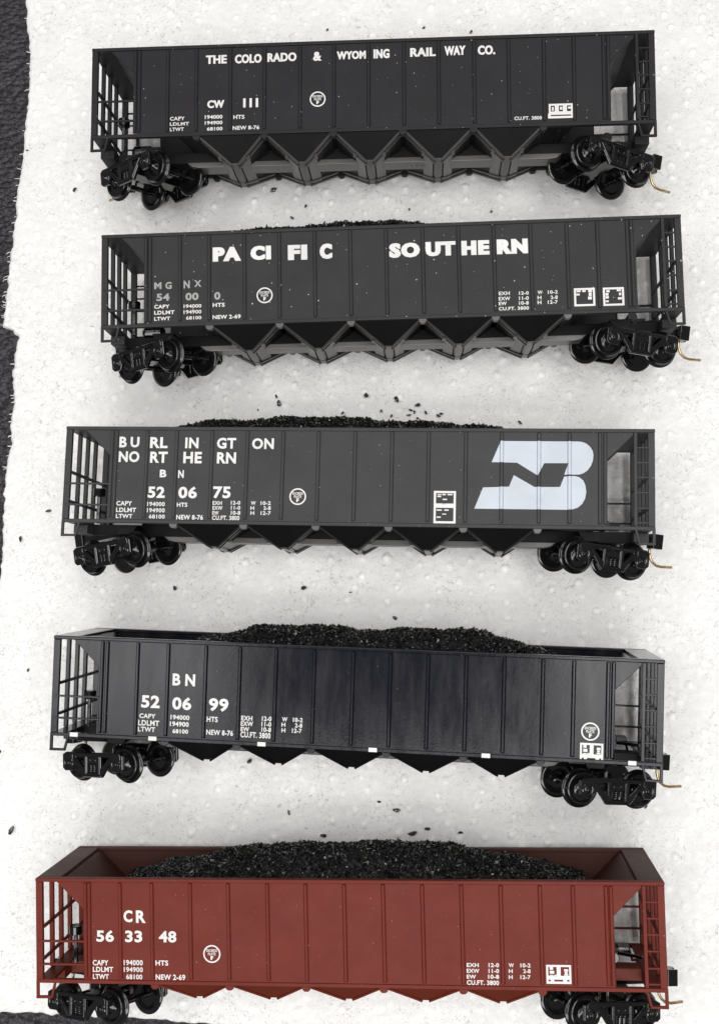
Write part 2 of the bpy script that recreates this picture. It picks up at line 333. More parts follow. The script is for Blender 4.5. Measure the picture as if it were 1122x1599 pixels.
M_BODY = {1: plastic('black_plastic_one', (.0200, .0190, .0213), .50, .07, spec=.14),
          2: plastic('black_plastic_two', (.0305, .030, .0317), .50, .10, spec=.14),
          3: plastic('black_plastic_three', (.0435, .043, .0460), .46, .05, spec=.14),
          4: plastic('satin_black_paint', (.0042, .0048, .0092), .17, .03, True, spec=.32, bump=.016),
          5: plastic('oxide_red_paint', (.126, .0200, .0130), .50, .04, spec=.14)}
M_DARKRED = plastic('dark_brown_red', (.060, .022, .017), .55, 0, spec=.2)  # darker brown-red for the red car's end caps, slope sheets and far side
# the moulded underframe pieces are a glossier plastic than the printed sides
M_UNDER = {1: plastic('dark_underframe_one', (.013, .0125, .0135), .5, 0, spec=.16, bump=.03),
           2: plastic('dark_underframe_two', (.006, .006, .0065), .5, 0, spec=.12, bump=.03),
           3: plastic('dark_underframe_three', (.006, .006, .0065), .5, 0, spec=.12, bump=.03),
           4: plastic('dark_underframe_four', (.005, .005, .0055), .5, 0, spec=.12, bump=.03),
           5: plastic('dark_underframe_red', (.125, .022, .011), .45, 0, spec=.15, bump=.03)}
M_SILL = {1: plastic('sheen_grey_sill_one', (.105, .10, .095), .35, 0), 2: plastic('sheen_grey_sill_two', (.11, .107, .103), .35, 0),  # paler than the underframe: sheen reflected from the paper painted into the colour
          3: plastic('sheen_grey_sill_three', (.07, .068, .066), .35, 0), 4: plastic('sheen_grey_sill_four', (.02, .02, .02), .35, 0), 5: M_UNDER[5]}
M_GUT = {1: plastic('grey_gutter_one', (.055, .053, .051), .35, 0), 2: plastic('grey_gutter_two', (.034, .033, .032), .3, 0), 3: plastic('grey_gutter_three', (.012, .012, .012), .3, 0), 4: M_UNDER[4], 5: M_UNDER[5]}
M_FADED = plastic('faded_silver_lettering', (.30, .295, .285), .5, 0)
M_BRK = plastic('sheen_bracket_plastic', (.075, .073, .072), .4, 0)  # light caught by the small brackets is put into this paler base
M_TRUCK = plastic('glossy_black_plastic', (.004, .004, .0044), .12, 0, spec=.55, bump=.03)
M_WHEEL = plastic('glossy_black_wheel', (.005, .005, .0055), .11, 0, bump=.02)
M_WHITE = plastic('white_lettering', (.64, .64, .63), .5, 0, bump=.02)
M_BLUEW = plastic('pale_emblem_white', (.45, .49, .55), .5, 0, bump=.02)
M_BRASS = Mat('brass_wire', (.55, .40, .22), .32, 1.0).m

Mc = Mat('black_coal', (.009, .009, .009), .38)
g = Mc.n('ShaderNodeNewGeometry'); 
rc = Mc.ramp(g.outputs['Random Per Island'], [(0, .002), (.8, .007), (1, .03)])
Mc.l(rc, Mc.b.inputs['Base Color'])
rr = Mc.n('ShaderNodeMapRange'); Mc.l(g.outputs['Random Per Island'], rr.inputs['Value'])
rr.inputs['To Min'].default_value = .42; rr.inputs['To Max'].default_value = .12
Mc.l(rr.outputs['Result'], Mc.b.inputs['Roughness'])
M_COAL = Mc.m

# paper: soft white, the pressed dots a little whiter where the plies are glued
Mp = Mat('embossed_paper', (.84, .83, .81), .95, 0, .15)
at = Mp.n('ShaderNodeAttribute', attribute_name='dot')
n0 = Mp.n('ShaderNodeTexNoise', Scale=.9, Detail=5.0, Roughness=.65); Mp.l(Mp.obj(), n0.inputs['Vector'])
c0 = Mp.ramp(n0.outputs['Fac'], [(.3, (.775, .774, .77)), (.7, (.85, .848, .843))])
n5 = Mp.n('ShaderNodeTexNoise', Scale=9.5, Detail=5.0, Roughness=.68, Distortion=2.2); Mp.l(Mp.obj(), n5.inputs['Vector'])
n6 = Mp.n('ShaderNodeTexNoise', Scale=1.1, Detail=2.0); Mp.l(Mp.obj(), n6.inputs['Vector'])
sp = Mp.n('ShaderNodeMath', operation='MULTIPLY'); Mp.l(Mp.ramp(n5.outputs['Fac'], [(.56, 0.0), (.635, 1.0)]), sp.inputs[0]); Mp.l(Mp.ramp(n6.outputs['Fac'], [(.36, 0.10), (.58, .75)]), sp.inputs[1])
ms = Mp.n('ShaderNodeMixRGB'); ms.inputs['Color2'].default_value = (.42, .41, .40, 1)  # dark specks: shade of the fine crinkles painted into the paper colour
Mp.l(sp.outputs[0], ms.inputs['Fac']); Mp.l(c0, ms.inputs['Color1'])
md = Mp.n('ShaderNodeMixRGB'); md.inputs['Color2'].default_value = (.98, .978, .97, 1)
Mp.l(at.outputs['Fac'], md.inputs['Fac']); Mp.l(ms.outputs['Color'], md.inputs['Color1']); Mp.l(md.outputs['Color'], Mp.b.inputs['Base Color'])
n1 = Mp.n('ShaderNodeTexNoise', Scale=7.0, Detail=7.0, Roughness=.72, Distortion=.8); Mp.l(Mp.obj(), n1.inputs['Vector'])
bu = Mp.n('ShaderNodeBump', Strength=.75, Distance=.05); Mp.l(n1.outputs['Fac'], bu.inputs['Height']); Mp.l(bu.outputs['Normal'], Mp.b.inputs['Normal'])
M_PAPER = Mp.m

Ml = Mat('black_leatherette', (.028, .026, .031), .27)
nz = Ml.n('ShaderNodeTexNoise', Scale=5.0, Detail=2.0); Ml.l(Ml.obj(), nz.inputs['Vector'])
mixv = Ml.n('ShaderNodeMixRGB'); mixv.inputs['Fac'].default_value = .10; Ml.l(Ml.obj((9, 13, 9)), mixv.inputs['Color1']); Ml.l(nz.outputs['Color'], mixv.inputs['Color2'])
vo = Ml.n('ShaderNodeTexVoronoi', Scale=1.0, feature='SMOOTH_F1'); Ml.l(mixv.outputs['Color'], vo.inputs['Vector'])
n2 = Ml.n('ShaderNodeTexNoise', Scale=22.0, Detail=4.0); Ml.l(Ml.obj(), n2.inputs['Vector'])
ad = Ml.n('ShaderNodeMath', operation='MULTIPLY_ADD'); Ml.l(n2.outputs['Fac'], ad.inputs[0]); ad.inputs[1].default_value = .35; Ml.l(vo.outputs['Distance'], ad.inputs[2])
bu = Ml.n('ShaderNodeBump', Strength=1.0, Distance=.13); bu.invert = True; Ml.l(ad.outputs[0], bu.inputs['Height']); Ml.l(bu.outputs['Normal'], Ml.b.inputs['Normal'])
M_MAT = Ml.m

# ---------------------------------------------------------------- the surface: black grained tabletop
tp = MB(); tp.box(-24, 20, -24, 30, -1.0, -.095)
tag(tp.obj('tabletop', M_MAT), kind='structure')

# ---------------------------------------------------------------- paper towel
def interp(tbl, q, k):
    """piecewise linear, tbl sorted by column k"""
    for a, b in zip(tbl, tbl[1:]):
        if a[k] <= q <= b[k]:
            t = (q - a[k]) / (b[k] - a[k] + 1e-9); return a[1 - k] * (1 - t) + b[1 - k] * t
    return tbl[0][1 - k] if q < tbl[0][k] else tbl[-1][1 - k]
ET = sorted([(a, b) for a, b in EDGE], key=lambda q: q[1])
BTM = sorted([(a, b) for a, b in BOTTOM], key=lambda q: q[0])
PX1, PY1 = 9.5, 19.0
NX, NY = 470, 640
rng = np.random.default_rng(4)
ys = np.linspace(0, 1, NY)
xs = np.linspace(0, 1, NX)
def smooth_noise(shape_x, shape_y, X, Y, cell, seed):
    r = np.random.default_rng(seed); g = r.standard_normal((400, 400))
    fx = X / cell + 150.3; fy = Y / cell + 150.7
    ix = np.floor(fx).astype(int) % 399; iy = np.floor(fy).astype(int) % 399
    tx = fx - np.floor(fx); ty = fy - np.floor(fy)
    tx = tx * tx * (3 - 2 * tx); ty = ty * ty * (3 - 2 * ty)
    return (g[ix, iy] * (1 - tx) * (1 - ty) + g[ix + 1, iy] * tx * (1 - ty) + g[ix, iy + 1] * (1 - tx) * ty + g[ix + 1, iy + 1] * tx * ty)
edge_y = np.linspace(-9.2, PY1, 4000)
edge_x = np.array([interp(ET, q, 1) for q in edge_y])
edge_x += smooth_noise(0, 0, edge_y * 0, edge_y, .12, 1) * .016 + smooth_noise(0, 0, edge_y * 0, edge_y, .04, 2) * .010
X = np.zeros((NY, NX)); Y = np.zeros((NY, NX))
bx = np.linspace(-14, PX1, 3000); by = np.array([interp(BTM, q, 0) for q in bx])
by += smooth_noise(0, 0, bx, bx * 0, .1, 3) * .012
for j in range(NY):
    t = ys[j]
    yy = -6.3 * (1 - t) + PY1 * t
    x0 = np.interp(yy, edge_y, edge_x)
    row = x0 + (PX1 - x0) * xs
    yb = np.interp(row, bx, by)
    Y[j] = yb + (PY1 - yb) * t
    X[j] = np.interp(Y[j, 0], edge_y, edge_x) + (PX1 - np.interp(Y[j, 0], edge_y, edge_x)) * xs
# embossed dots along waving chains
DOT = np.zeros_like(X); Zp = np.zeros_like(X)
def chain_x(y):
    ph = (y / 2.35) % 1.0
    return np.where(ph < .55, -.48 + ph / .55 * .96, .48 - (ph - .55) / .45 * .96) * .85
dots = []
k = 0
for c in np.arange(-12.5, 11.5, .66):
    y = -8.0 + rng.uniform(0, .3)
    while y < PY1:
        x = c + chain_x(np.array(y + .31 * c)) + rng.normal(0, .022)
        dots.append((float(x), float(y), rng.uniform(.054, .070), rng.uniform(.45, 1.0)))
        y += .262 + rng.normal(0, .022)
dx_, dy_ = (PX1 + 7) / NX, (PY1 + 6) / NY
for (x, y, r, a) in dots:
    ic = int(np.clip((x + 8.0) / (PX1 + 8.0) * (NX - 1), 0, NX - 1))
    j0 = int(np.clip(np.searchsorted(Y[:, ic], y - .17), 0, NY - 1)); j1 = int(np.clip(np.searchsorted(Y[:, ic], y + .17) + 2, 0, NY))
    if j1 - j0 < 2: continue
    i0 = int(np.clip(np.searchsorted(X[j0], x - .16) - 1, 0, NX - 1)); i1 = int(np.clip(i0 + 12, 0, NX))
    if i1 - i0 < 2: continue
    sx = X[j0:j1, i0:i1] - x; sy = Y[j0:j1, i0:i1] - y
    d = np.hypot(sx, sy)
    Zp[j0:j1, i0:i1] += .055 * a * np.clip(1 - (d / (r * 1.25)) ** 2, 0, 1) - .020 * a * np.exp(-((d - r * 1.65) / .03) ** 2)
    DOT[j0:j1, i0:i1] = np.maximum(DOT[j0:j1, i0:i1], a * np.clip((r * 1.15 - d) / .025, 0, 1))
rough_mask = np.clip((9.2 - Y) / 2.0, 0, 1) * .75 + .25       # the lower sheet is more crinkled
Zp += smooth_noise(0, 0, X, Y, 2.6, 11) * .014 + smooth_noise(0, 0, X, Y, .7, 12) * .005
Zp += rough_mask * (smooth_noise(0, 0, X + .3 * Y, Y, .17, 13) * .0062 + smooth_noise(0, 0, X, Y - .4 * X, .085, 14) * .0045)
Zp = np.clip(Zp, -.05, .07) - .02
Zp[:, 0] = -.093; Zp[:, 1] = np.minimum(Zp[:, 1], -.03)
Zp[0, :] = -.093
V = np.stack([X, Y, Zp], -1).reshape(-1, 3)
idx = np.arange(NX * NY).reshape(NY, NX)
F = np.stack([idx[:-1, :-1], idx[:-1, 1:], idx[1:, 1:], idx[1:, :-1]], -1).reshape(-1, 4)
me = bpy.data.meshes.new('paper_towel')
me.vertices.add(len(V)); me.vertices.foreach_set('co', V.ravel().astype(np.float32))
me.loops.add(F.size); me.loops.foreach_set('vertex_index', F.ravel().astype(np.int32))
me.polygons.add(len(F)); me.polygons.foreach_set('loop_start', np.arange(0, F.size, 4, dtype=np.int32))
me.polygons.foreach_set('loop_total', np.full(len(F), 4, dtype=np.int32))
me.update(); me.validate()
me.polygons.foreach_set('use_smooth', np.ones(len(F), dtype=bool))
da = me.attributes.new('dot', 'FLOAT', 'POINT'); da.data.foreach_set('value', DOT.ravel().astype(np.float32))
me.materials.append(M_PAPER)
paper = link(bpy.data.objects.new('paper_towel', me))
tag(paper, 'white dot embossed paper towel with a torn left edge, spread under all five hopper cars', 'paper towel')
# loose fibres along the torn edge, one part of the towel
fb = MB()
for q in range(38):
    yy = random.uniform(3.5, 13.6); x0 = float(np.interp(yy, edge_y, edge_x)); ln = random.uniform(.02, .10); a = random.uniform(-.9, .9)
    w = random.uniform(.006, .014)
    p0 = Vector((x0 + .04, yy, -.02)); p1 = Vector((x0 - ln * math.cos(a) * .5, yy + ln * math.sin(a) * .4, -.018)); p2 = Vector((x0 - ln * math.cos(a), yy + ln * math.sin(a), -.03))
    fb.tube([p0, p1, p2], [w, w * .7, w * .25], 5)
fb_o = fb.obj('torn_fibres', M_PAPER, paper, smooth=True); fb_o['kind'] = 'stuff'

# ---------------------------------------------------------------- lettering
def text_geo(t, weight):
    cu = bpy.data.curves.new('lettering', 'FONT'); cu.body = t; cu.size = 1.0
    cu.offset = {'s': .026, 'm': .036, 'h': .034, 'x': .058}[weight]; cu.resolution_u = 3
    cu.space_character = {'s': 1.06, 'm': 1.08, 'h': 1.06, 'x': 1.2}[weight]
    o = bpy.data.objects.new('lettering', cu); COL.objects.link(o)
    bpy.context.view_layer.update()
    dg = bpy.context.evaluated_depsgraph_get()
    me = bpy.data.meshes.new_from_object(o.evaluated_get(dg))
    v = [tuple(q.co) for q in me.vertices]; f = [list(p.vertices) for p in me.polygons]
    bpy.data.objects.remove(o); bpy.data.curves.remove(cu); bpy.data.meshes.remove(me)
    return v, f
TXT = {}
def put_text(mb, t, x0, y0, x1, y1, w, z):
    if (t, w) not in TXT: TXT[(t, w)] = text_geo(t, w)
    v, f = TXT[(t, w)]
    ax = min(q[0] for q in v); bx_ = max(q[0] for q in v); ay = min(q[1] for q in v); by_ = max(q[1] for q in v)
    if w != 's':                                        # keep clear of the ribs
        pass
    for r_ in RIBS:
        if x0 - .02 < r_ + RW and x1 + .02 > r_ - RW:
            if r_ < (x0 + x1) / 2: x0 = max(x0, r_ + RW + .012)
            else: x1 = min(x1, r_ - RW - .012)
    kx = {'h': .004, 'x': .010}.get(w, 0)
    for k, dx in enumerate((0, -kx, kx) if kx else (0,)):
        mb.add([(x0 + kx + dx + (q[0] - ax) / (bx_ - ax) * (x1 - x0 - 2 * kx), y0 + (q[1] - ay) / (by_ - ay) * (y1 - y0), z + .0007 * k) for q in v], f)
def rect(mb, x0, y0, x1, y1, z): mb.add([(x0, y0, z), (x1, y0, z), (x1, y1, z), (x0, y1, z)], [(0, 1, 2, 3)])
def frame(mb, x0, y0, x1, y1, w, z):
    rect(mb, x0, y0, x1, y0 + w, z); rect(mb, x0, y1 - w, x1, y1, z)
    rect(mb, x0, y0 + w, x0 + w, y1 - w, z); rect(mb, x1 - w, y0 + w, x1, y1 - w, z)

# ---------------------------------------------------------------- hopper car geometry (cm; x along the car, y up the car, z to the side that faces up)
ZS = 2.0                     # the far side lies at z = 0
ZN = ZS - .03                # outer face of the near side sheet
RIBS = RIB_X[3]
NOTCH0 = [-3.03, -1.815, -.585, .640, 1.880, 3.095]
NOTCH_DX = {1: -.05, 2: -.06, 3: 0, 4: 0, 5: 0}
RW, RT, RH = .036, .020, .034
def rib_z(x):
    for r in RIBS:
        d = abs(x - r)
        if d <= RT: return RH
        if d <= RW: return RH * (RW - d) / (RW - RT)
    return 0.0
def clip_x(poly, a, b):
    def half(p, c, s):
        out = []
        for i in range(len(p)):
            q, r = p[i], p[(i + 1) % len(p)]; iq = s * (q[0] - c) >= 0; ir = s * (r[0] - c) >= 0
            if iq: out.append(q)
            if iq != ir:
                t = (c - q[0]) / (r[0] - q[0]); out.append((c, q[1] + t * (r[1] - q[1])))
        return out
    p = half(poly, a, 1)
    return half(p, b, -1) if len(p) > 2 else []

def side_sheet(sgn):
    """sgn +1: the side facing up; -1: the one lying on the paper"""
    m = MB()
    zo = ZN if sgn > 0 else .03
    zi = zo - sgn * .05
    P = [(-4.205, -.78), (4.215, -.78), (4.215, .31), (4.64, .735), (4.64, .79), (-4.64, .79), (-4.64, .77), (-4.205, .345)]
    if sgn < 0: P = [(-x, y) for x, y in P][::-1]
    m.prism(P, min(zi, zo), max(zi, zo))
    for r in RIBS:
        if sgn < 0: r = -r
        y0, y1 = -.755, .765
        v = []
        for y in (y0, y1):
            for dx, dz in ((-RW, -.004), (-RT, RH), (RT, RH), (RW, -.004)):
                yy = y + (.02 if y < 0 else 0) * (1 if dz > 0 else 0)
                v.append((r + dx, yy, zo + sgn * dz))
        m.add(v, [(0, 1, 5, 4), (1, 2, 6, 5), (2, 3, 7, 6), (0, 3, 2, 1), (4, 5, 6, 7)])
    return m

def hopper_bay(a, b, tip):
    m = MB()
    zt, zb = (ZS - .10, .10), (ZS - .46, .46)
    yt, yb = -.80, -1.185
    w = .085
    A = [(a + .06, yt), (b - .06, yt)]
    prof = [(a + .035, -.83), (tip - w, yb + .03), (tip - w * .55, yb), (tip + w * .55, yb), (tip + w, yb + .03), (b - .035, -.83)]
    def zed(y, s):
        t = min(1, max(0, (-.83 - y) / (yb * -1 - .83)))
        return (ZS - .06 - .40 * t) if s > 0 else (.06 + .40 * t)
    n = len(prof)
    v = [(x, y, zed(y, 1)) for x, y in prof] + [(x, y, zed(y, -1)) for x, y in prof]
    f = [list(range(n)), list(range(n, 2 * n))[::-1]] + [(i, i + 1, i + 1 + n, i + n) for i in range(n - 1)] + [(n - 1, 0, n, 2 * n - 1)]
    m.add(v, f)
    return m
def bay_gutters(a, b, tip, s, shoe=True):
    """two raised flanges along each sloping edge of the chute, and the door shoe at its tip"""
    m = MB()
    yb = -1.185
    def zed(t, off): 
        z = .06 + .40 * t + off
        return z if s < 0 else ZS - z
    for side in (-1, 1):
        x0 = a + .05 if side < 0 else b - .05
        for off in (.015, .17):
            p = Vector((x0, -.85, zed(0, off))); q = Vector((tip + side * .06, yb - .012, zed(1, off)))
            m.bar(p, q, .035, .05, up=(0, 0, 1))
        if s < 0: continue
        if not shoe: continue
        p = Vector((x0, -.85, zed(.3, .09))).lerp(Vector((tip + side * .07, yb - .012, zed(1, .09))), .62)
        m.box(p.x - .035, p.x + .035, p.y - .045, p.y + .01, p.z - .07, p.z + .07)
    z0, z1 = sorted((zed(1, -.005), zed(1, .21) if s < 0 else ZS - zed(1, .235)))
    if shoe: m.prism([(tip - .075, yb + .02), (tip - .045, yb - .014), (tip + .045, yb - .014), (tip + .075, yb + .02)], z0, z1)
    return m

def chute_door(a, b, tip, side):
    """the grey sliding plate along the lower part of one sloping chute wall"""
    m = MB(); yb = -1.185
    x0 = a + .035 if side < 0 else b - .035
    P = Vector((x0, -.83, 0)); Q = Vector((tip + side * .085, yb + .03, 0)); d = (Q - P)
    nrm = Vector((-d.y, d.x, 0)).normalized()
    if nrm.y > 0: nrm = -nrm
    p = P + d * .66; t0, t1 = .66, .985
    q = P + d * t1
    ring = []
    for c, t in ((p, t0), (q, t1)):
        zi = .06 + .40 * t + .03
        for off in (.002, .016):
            for z in (zi, ZS - zi): ring.append(c + nrm * off + Vector((0, 0, z)))
    m.add(ring, [(0, 1, 3, 2), (4, 6, 7, 5), (0, 4, 5, 1), (2, 3, 7, 6), (0, 2, 6, 4), (1, 5, 7, 3)])
    return m

def wheel_obj(name, x, s, parent):
    m = MB()
    g = .456
    prof = [(.020, .115), (.038, .105), (.045, .06), (.075, .055), (.085, .020), (.185, .012), (.205, .022), (.215, .050), (.228, .056), (.258, .050), (.266, .040),
            (.270, -.015), (.275, -.028), (.300, -.040), (.318, -.048), (.322, -.060), (.316, -.072), (.24, -.080), (.22, -.066), (.08, -.060), (.05, -.080)]
    m.lathe([(r, s * z) for r, z in prof], (x, 0, s * g), 44)
    return m.obj(name, M_WHEEL, parent, smooth=True)

def curve_plate(name, outer, holes, depth, bevel, mat, parent):
    cu = bpy.data.curves.new(name, 'CURVE'); cu.dimensions = '2D'; cu.fill_mode = 'BOTH'
    cu.extrude = depth; cu.bevel_depth = bevel; cu.bevel_resolution = 1
    for poly in [outer] + holes:
        sp_ = cu.splines.new('POLY'); sp_.points.add(len(poly) - 1); sp_.use_cyclic_u = True
        for q, (x, y) in zip(sp_.points, poly): q.co = (x, y, 0, 1)
    o = bpy.data.objects.new(name, cu); COL.objects.link(o)
    bpy.context.view_layer.update()
    me = bpy.data.meshes.new_from_object(o.evaluated_get(bpy.context.evaluated_depsgraph_get()))
    v = [tuple(q.co) for q in me.vertices]; f = [list(p.vertices) for p in me.polygons]
    bpy.data.objects.remove(o); bpy.data.curves.remove(cu); bpy.data.meshes.remove(me)
    return v, f
FRAME_GEO = None
def side_frame(s, parent):
    global FRAME_GEO
    if FRAME_GEO is None:
        outer = [(-.60, .20), (.60, .20), (.665, .165), (.665, -.05), (.62, -.09), (.46, -.09), (.415, .00), (.36, .02), (.205, -.19), (-.205, -.19), (-.36, .02), (-.415, .00), (-.46, -.09), (-.62, -.09), (-.665, -.05), (-.665, .165)]
        holes = [[(-.40, .145), (-.185, .145), (-.185, -.07)], [(.40, .145), (.185, .145), (.185, -.07)], [(-.125, .145), (.125, .145), (.125, -.135), (-.125, -.135)]]
        FRAME_GEO = curve_plate('side_frame', outer, holes, .022, .012, None, None)
    v, f = FRAME_GEO
    z = .70
    m = MB(); m.add([(q[0], q[1], s * (q[2] + z)) for q in v], f)
    for e in (-1, 1):                                   # journal boxes with round lids
        m.lathe([(.115, -.05 * s), (.115, .035 * s), (.09, .05 * s), (.075, .035 * s), (.05, .04 * s), (.03, .07 * s)], (e * .535, .03, s * z), 20)
        m.box(e * .535 - .10, e * .535 + .10, .10, .18, s * z - .045, s * z + .045)
        m.bar((e * .42, .135, s * (z + .03)), (e * .19, -.16, s * (z + .03)), .03, .03)
        m.bar((e * .155, .15, s * (z + .025)), (e * .155, -.15, s * (z + .025)), .04, .035)
    m.bar((-.62, .185, s * (z + .03)), (.62, .185, s * (z + .03)), .03, .03)
    m.bar((-.21, -.175, s * (z + .03)), (.21, -.175, s * (z + .03)), .03, .03)
    m.box(-.12, .12, .02, .135, s * z - .09, s * z + .02)            # bolster end
    m.lathe([(.03, 0), (.03, s * .04)], (-.06, .08, s * z), 10); m.lathe([(.03, 0), (.03, s * .04)], (.06, .08, s * z), 10)
    for e in (-.075, 0, .075):                          # springs
        for k in range(5):
            yy = -.125 + k * .03
            m.lathe([(.030, -.012), (.036, 0), (.030, .012)], (e, yy, s * z - .01), 10)
    return m.obj('side_frame', M_TRUCK, parent, bevel=.006, segs=1)

def make_truck(car, side, e):
    px, py, pz, yaw, roll, pit = TRUCK['%d,%d' % (car['n'], e)]
    cx_ = {1: .11, 2: .10, 3: .06, 4: .07, 5: -.07}[car['n']] if e > 0 else .14                # each coupler sits a little deeper or further out in its box
    m = MB()
    m.box(-.13, .13, -.04, .13, -.66, .66)                     # bolster
    m.lathe([(.16, 0), (.16, .10), (.09, .14), (.09, .26)], (0, 0, 0), 20)
    v = m.v[-80:]                                               # turn the centre pin upright (y axis)
    m.v[-80:] = [(q[0], q[2] + .12, -q[1]) for q in v]
    m.box(min(e * .1, e * 1.05), max(e * .1, e * .95), .32, .46, -.12, .12)   # coupler box
    m.box(-.34, .34, .02, .10, -.16, .16)
    t = m.obj('truck', M_TRUCK, car['root'], bevel=.008, segs=1)
    t.matrix_local = Matrix.Translation((px, py, pz + ZS)) @ Rm(pit, yaw, roll)
    for s in (1, -1):
        side_frame(s, t)
    for x in (-.518, .518):
        a = MB(); a.tube([(x, 0, -.66), (x, 0, -.4), (x, 0, -.36), (x, 0, .36), (x, 0, .4), (x, 0, .66)], [.022, .03, .05, .05, .03, .022], 14)
        a.obj('axle', M_WHEEL, t, smooth=True)
        wheel_obj('wheel', x, 1, t); wheel_obj('wheel', x, -1, t)
    c = MB()                                                    # knuckle coupler
    c.box(min(e * (.9 - cx_), e * (1.18 - cx_)), max(e * (.9 - cx_), e * (1.18 - cx_)), .36, .46, -.05, .05)
    K = [(1.38, .16), (1.40, -.09), (1.46, -.11), (1.50, -.07), (1.54, -.12), (1.60, -.12), (1.615, -.02), (1.585, .03), (1.535, .03), (1.52, .10), (1.575, .14), (1.56, .17)]
    vb = []
    n = len(K)
    for y in (.28, .54):
        for x, z in K: vb.append((e * (x - .25 - cx_), y, z))
    c.add(vb, [list(range(n)), list(range(n, 2 * n))] + [(i, (i + 1) % n, (i + 1) % n + n, i + n) for i in range(n)])
    c.obj('coupler', M_TRUCK, t, bevel=.01)
    w = MB()
    w.tube([(e * (a_ - cx_), b_, 0) for a_, b_ in (((.98, .36), (.985, .22), (1.01, .13), (1.06, .06), (1.13, .01), (1.22, -.01), (1.45, .0)) if e < 0 else ((1.10 + cx_, .36), (1.105 + cx_, .22), (1.13 + cx_, .13), (1.18 + cx_, .055), (1.26 + cx_, .0), (1.36 + cx_, -.015), (1.58 + cx_, .0)))], .025, 10)
    w.obj('trip_pin', M_BRASS, t, smooth=True)
    return t

def ladder(sgn, parent, mat):
    """side ladder at the right hand end of either side"""
    m = MB()
    x0, x1 = 4.645, 4.885
    zc = ZS - .035
    def P(x, y, z): return (x, y, z) if sgn > 0 else (-x, y, ZS - z)
    m.bar(P(x0 + .03, -.765, zc), P(x0 + .03, .775, zc), .055, .06)
    for y in (.525, .277, .033, -.218, -.477, -.715):
        m.bar(P(x0 + .04, y, zc + .005), P(x1 + .03, y, zc + .005), .03, .03)
    return m.obj('ladder', mat, parent, bevel=.006, segs=1)
def grab_iron(sgn, y, parent, mat):
    m = MB(); zc = ZS - .012
    def P(x, y, z): return (x, y, z) if sgn > 0 else (-x, y, ZS - z)
    m.bar(P(-4.95, y, zc), P(-4.15, y, zc), .034, .034)
    return m.obj('grab_iron', mat, parent, bevel=.006, segs=1)
def stirrup(sgn, e, parent, mat):
    m = MB(); zc = ZS - .03
    def P(x, y, z): return (x, y, z) if sgn > 0 else (-x, y, ZS - z)
    m.bar(P(e * 4.965, -.82, zc), P(e * 4.965, -1.075, zc), .05, .04)
    m.bar(P(e * 4.675, -.82, zc), P(e * 4.735, -1.06, zc), .04, .04)
    m.bar(P(e * 4.99, -1.06, zc), P(e * 4.715, -1.055, zc), .04, .05)
    return m.obj('stirrup_step', mat, parent, bevel=.008, segs=1)

HEAP = {2: [(-3.6, .5), (-2.7, 1.10), (-1.8, 1.19), (-.3, 1.22), (.8, 1.13), (1.5, 1.02), (2.6, .5)],
        3: [(-3.9, .5), (-3.2, 1.0), (-2.5, 1.14), (-1.5, 1.18), (.4, 1.16), (1.5, 1.10), (2.5, .99), (3.5, .5)],
        4: [(-3.6, .4), (-2.7, .82), (-1.8, 1.03), (-.7, 1.09), (.1, 1.075), (.9, 1.10), (2.0, 1.10), (2.8, .97), (3.4, .75), (3.85, .4)],
        5: [(-3.9, .5), (-3.1, .82), (-1.6, 1.08), (0, 1.17), (1.4, 1.13), (2.6, .99), (3.3, .78), (3.95, .5)]}
def coal_height(n, x, z):
    """top of the heap over the car, y in car space"""
    T = HEAP[n]
    pk = float(np.interp(x, [q[0] for q in T], [q[1] for q in T]))
    w = (z - ZS / 2) / (ZS / 2 - .08)
    wob = .022 * math.sin(x * 2.3 + n) + .02 * math.sin(x * 5.1 + 2 * n + z * 2) + .012 * math.sin(x * 13 + z * 5)
    return .42 + (pk - .42 + wob) * (1 - .58 * abs(w) ** 1.8)

def coal_load(car, label):
    n = car['n']; r = np.random.default_rng(70 + n)
    xa, xb = {2: (-3.6, 2.6), 3: (-3.9, 3.5), 4: (-3.6, 3.85), 5: (-3.9, 3.95)}[n]
    verts = []; faces = []
    # heap body
    gx = np.linspace(xa, xb, 150); gz = np.linspace(.085, ZS - .085, 46)
    for x in gx:
        for z in gz:
            y = coal_height(n, float(x), float(z)) - .03 + r.normal(0, .008)
            verts.append((float(x), y, float(z)))
    for i in range(149):
        for j in range(45):
            a = i * 46 + j; faces.append((a, a + 1, a + 47, a + 46))
    base_n = len(verts)
    cnt = 15000
    for q in range(cnt):
        x = r.uniform(xa + .03, xb - .03); z = r.uniform(.12, ZS - .12)
        y = coal_height(n, x, z) + r.uniform(-.03, .012)
        s = float(np.clip(r.lognormal(math.log(.0165), .45), .008, .050))
        el = r.uniform(1.0, 1.9); fl = r.uniform(.35, .8)
        R = Rm(r.uniform(0, 6.28), r.uniform(0, 6.28), r.uniform(0, 6.28)).to_3x3()
        o = len(verts)
        for v in ((1, 0, 0), (-1, 0, 0), (0, 1, 0), (0, -1, 0), (0, 0, 1), (0, 0, -1)):
            w = Vector((v[0] * el, v[1] * r.uniform(.6, 1.1), v[2] * fl)) * s + Vector(r.normal(0, .22, 3)) * s
            w = R @ w
            verts.append((x + w.x, y + w.y, z + w.z))
        for f in ((0, 2, 4), (2, 1, 4), (1, 3, 4), (3, 0, 4), (2, 0, 5), (1, 2, 5), (3, 1, 5), (0, 3, 5)):
            faces.append(tuple(o + k for k in f))
    me = bpy.data.meshes.new('coal_load'); me.from_pydata(verts, [], faces); me.update()
    me.materials.append(M_COAL)
    o = link(bpy.data.objects.new('coal_load', me))
    o.matrix_world = car['root'].matrix_world.copy()
    return tag(o, label, 'coal load', 'coal loads heaped in the hopper cars')

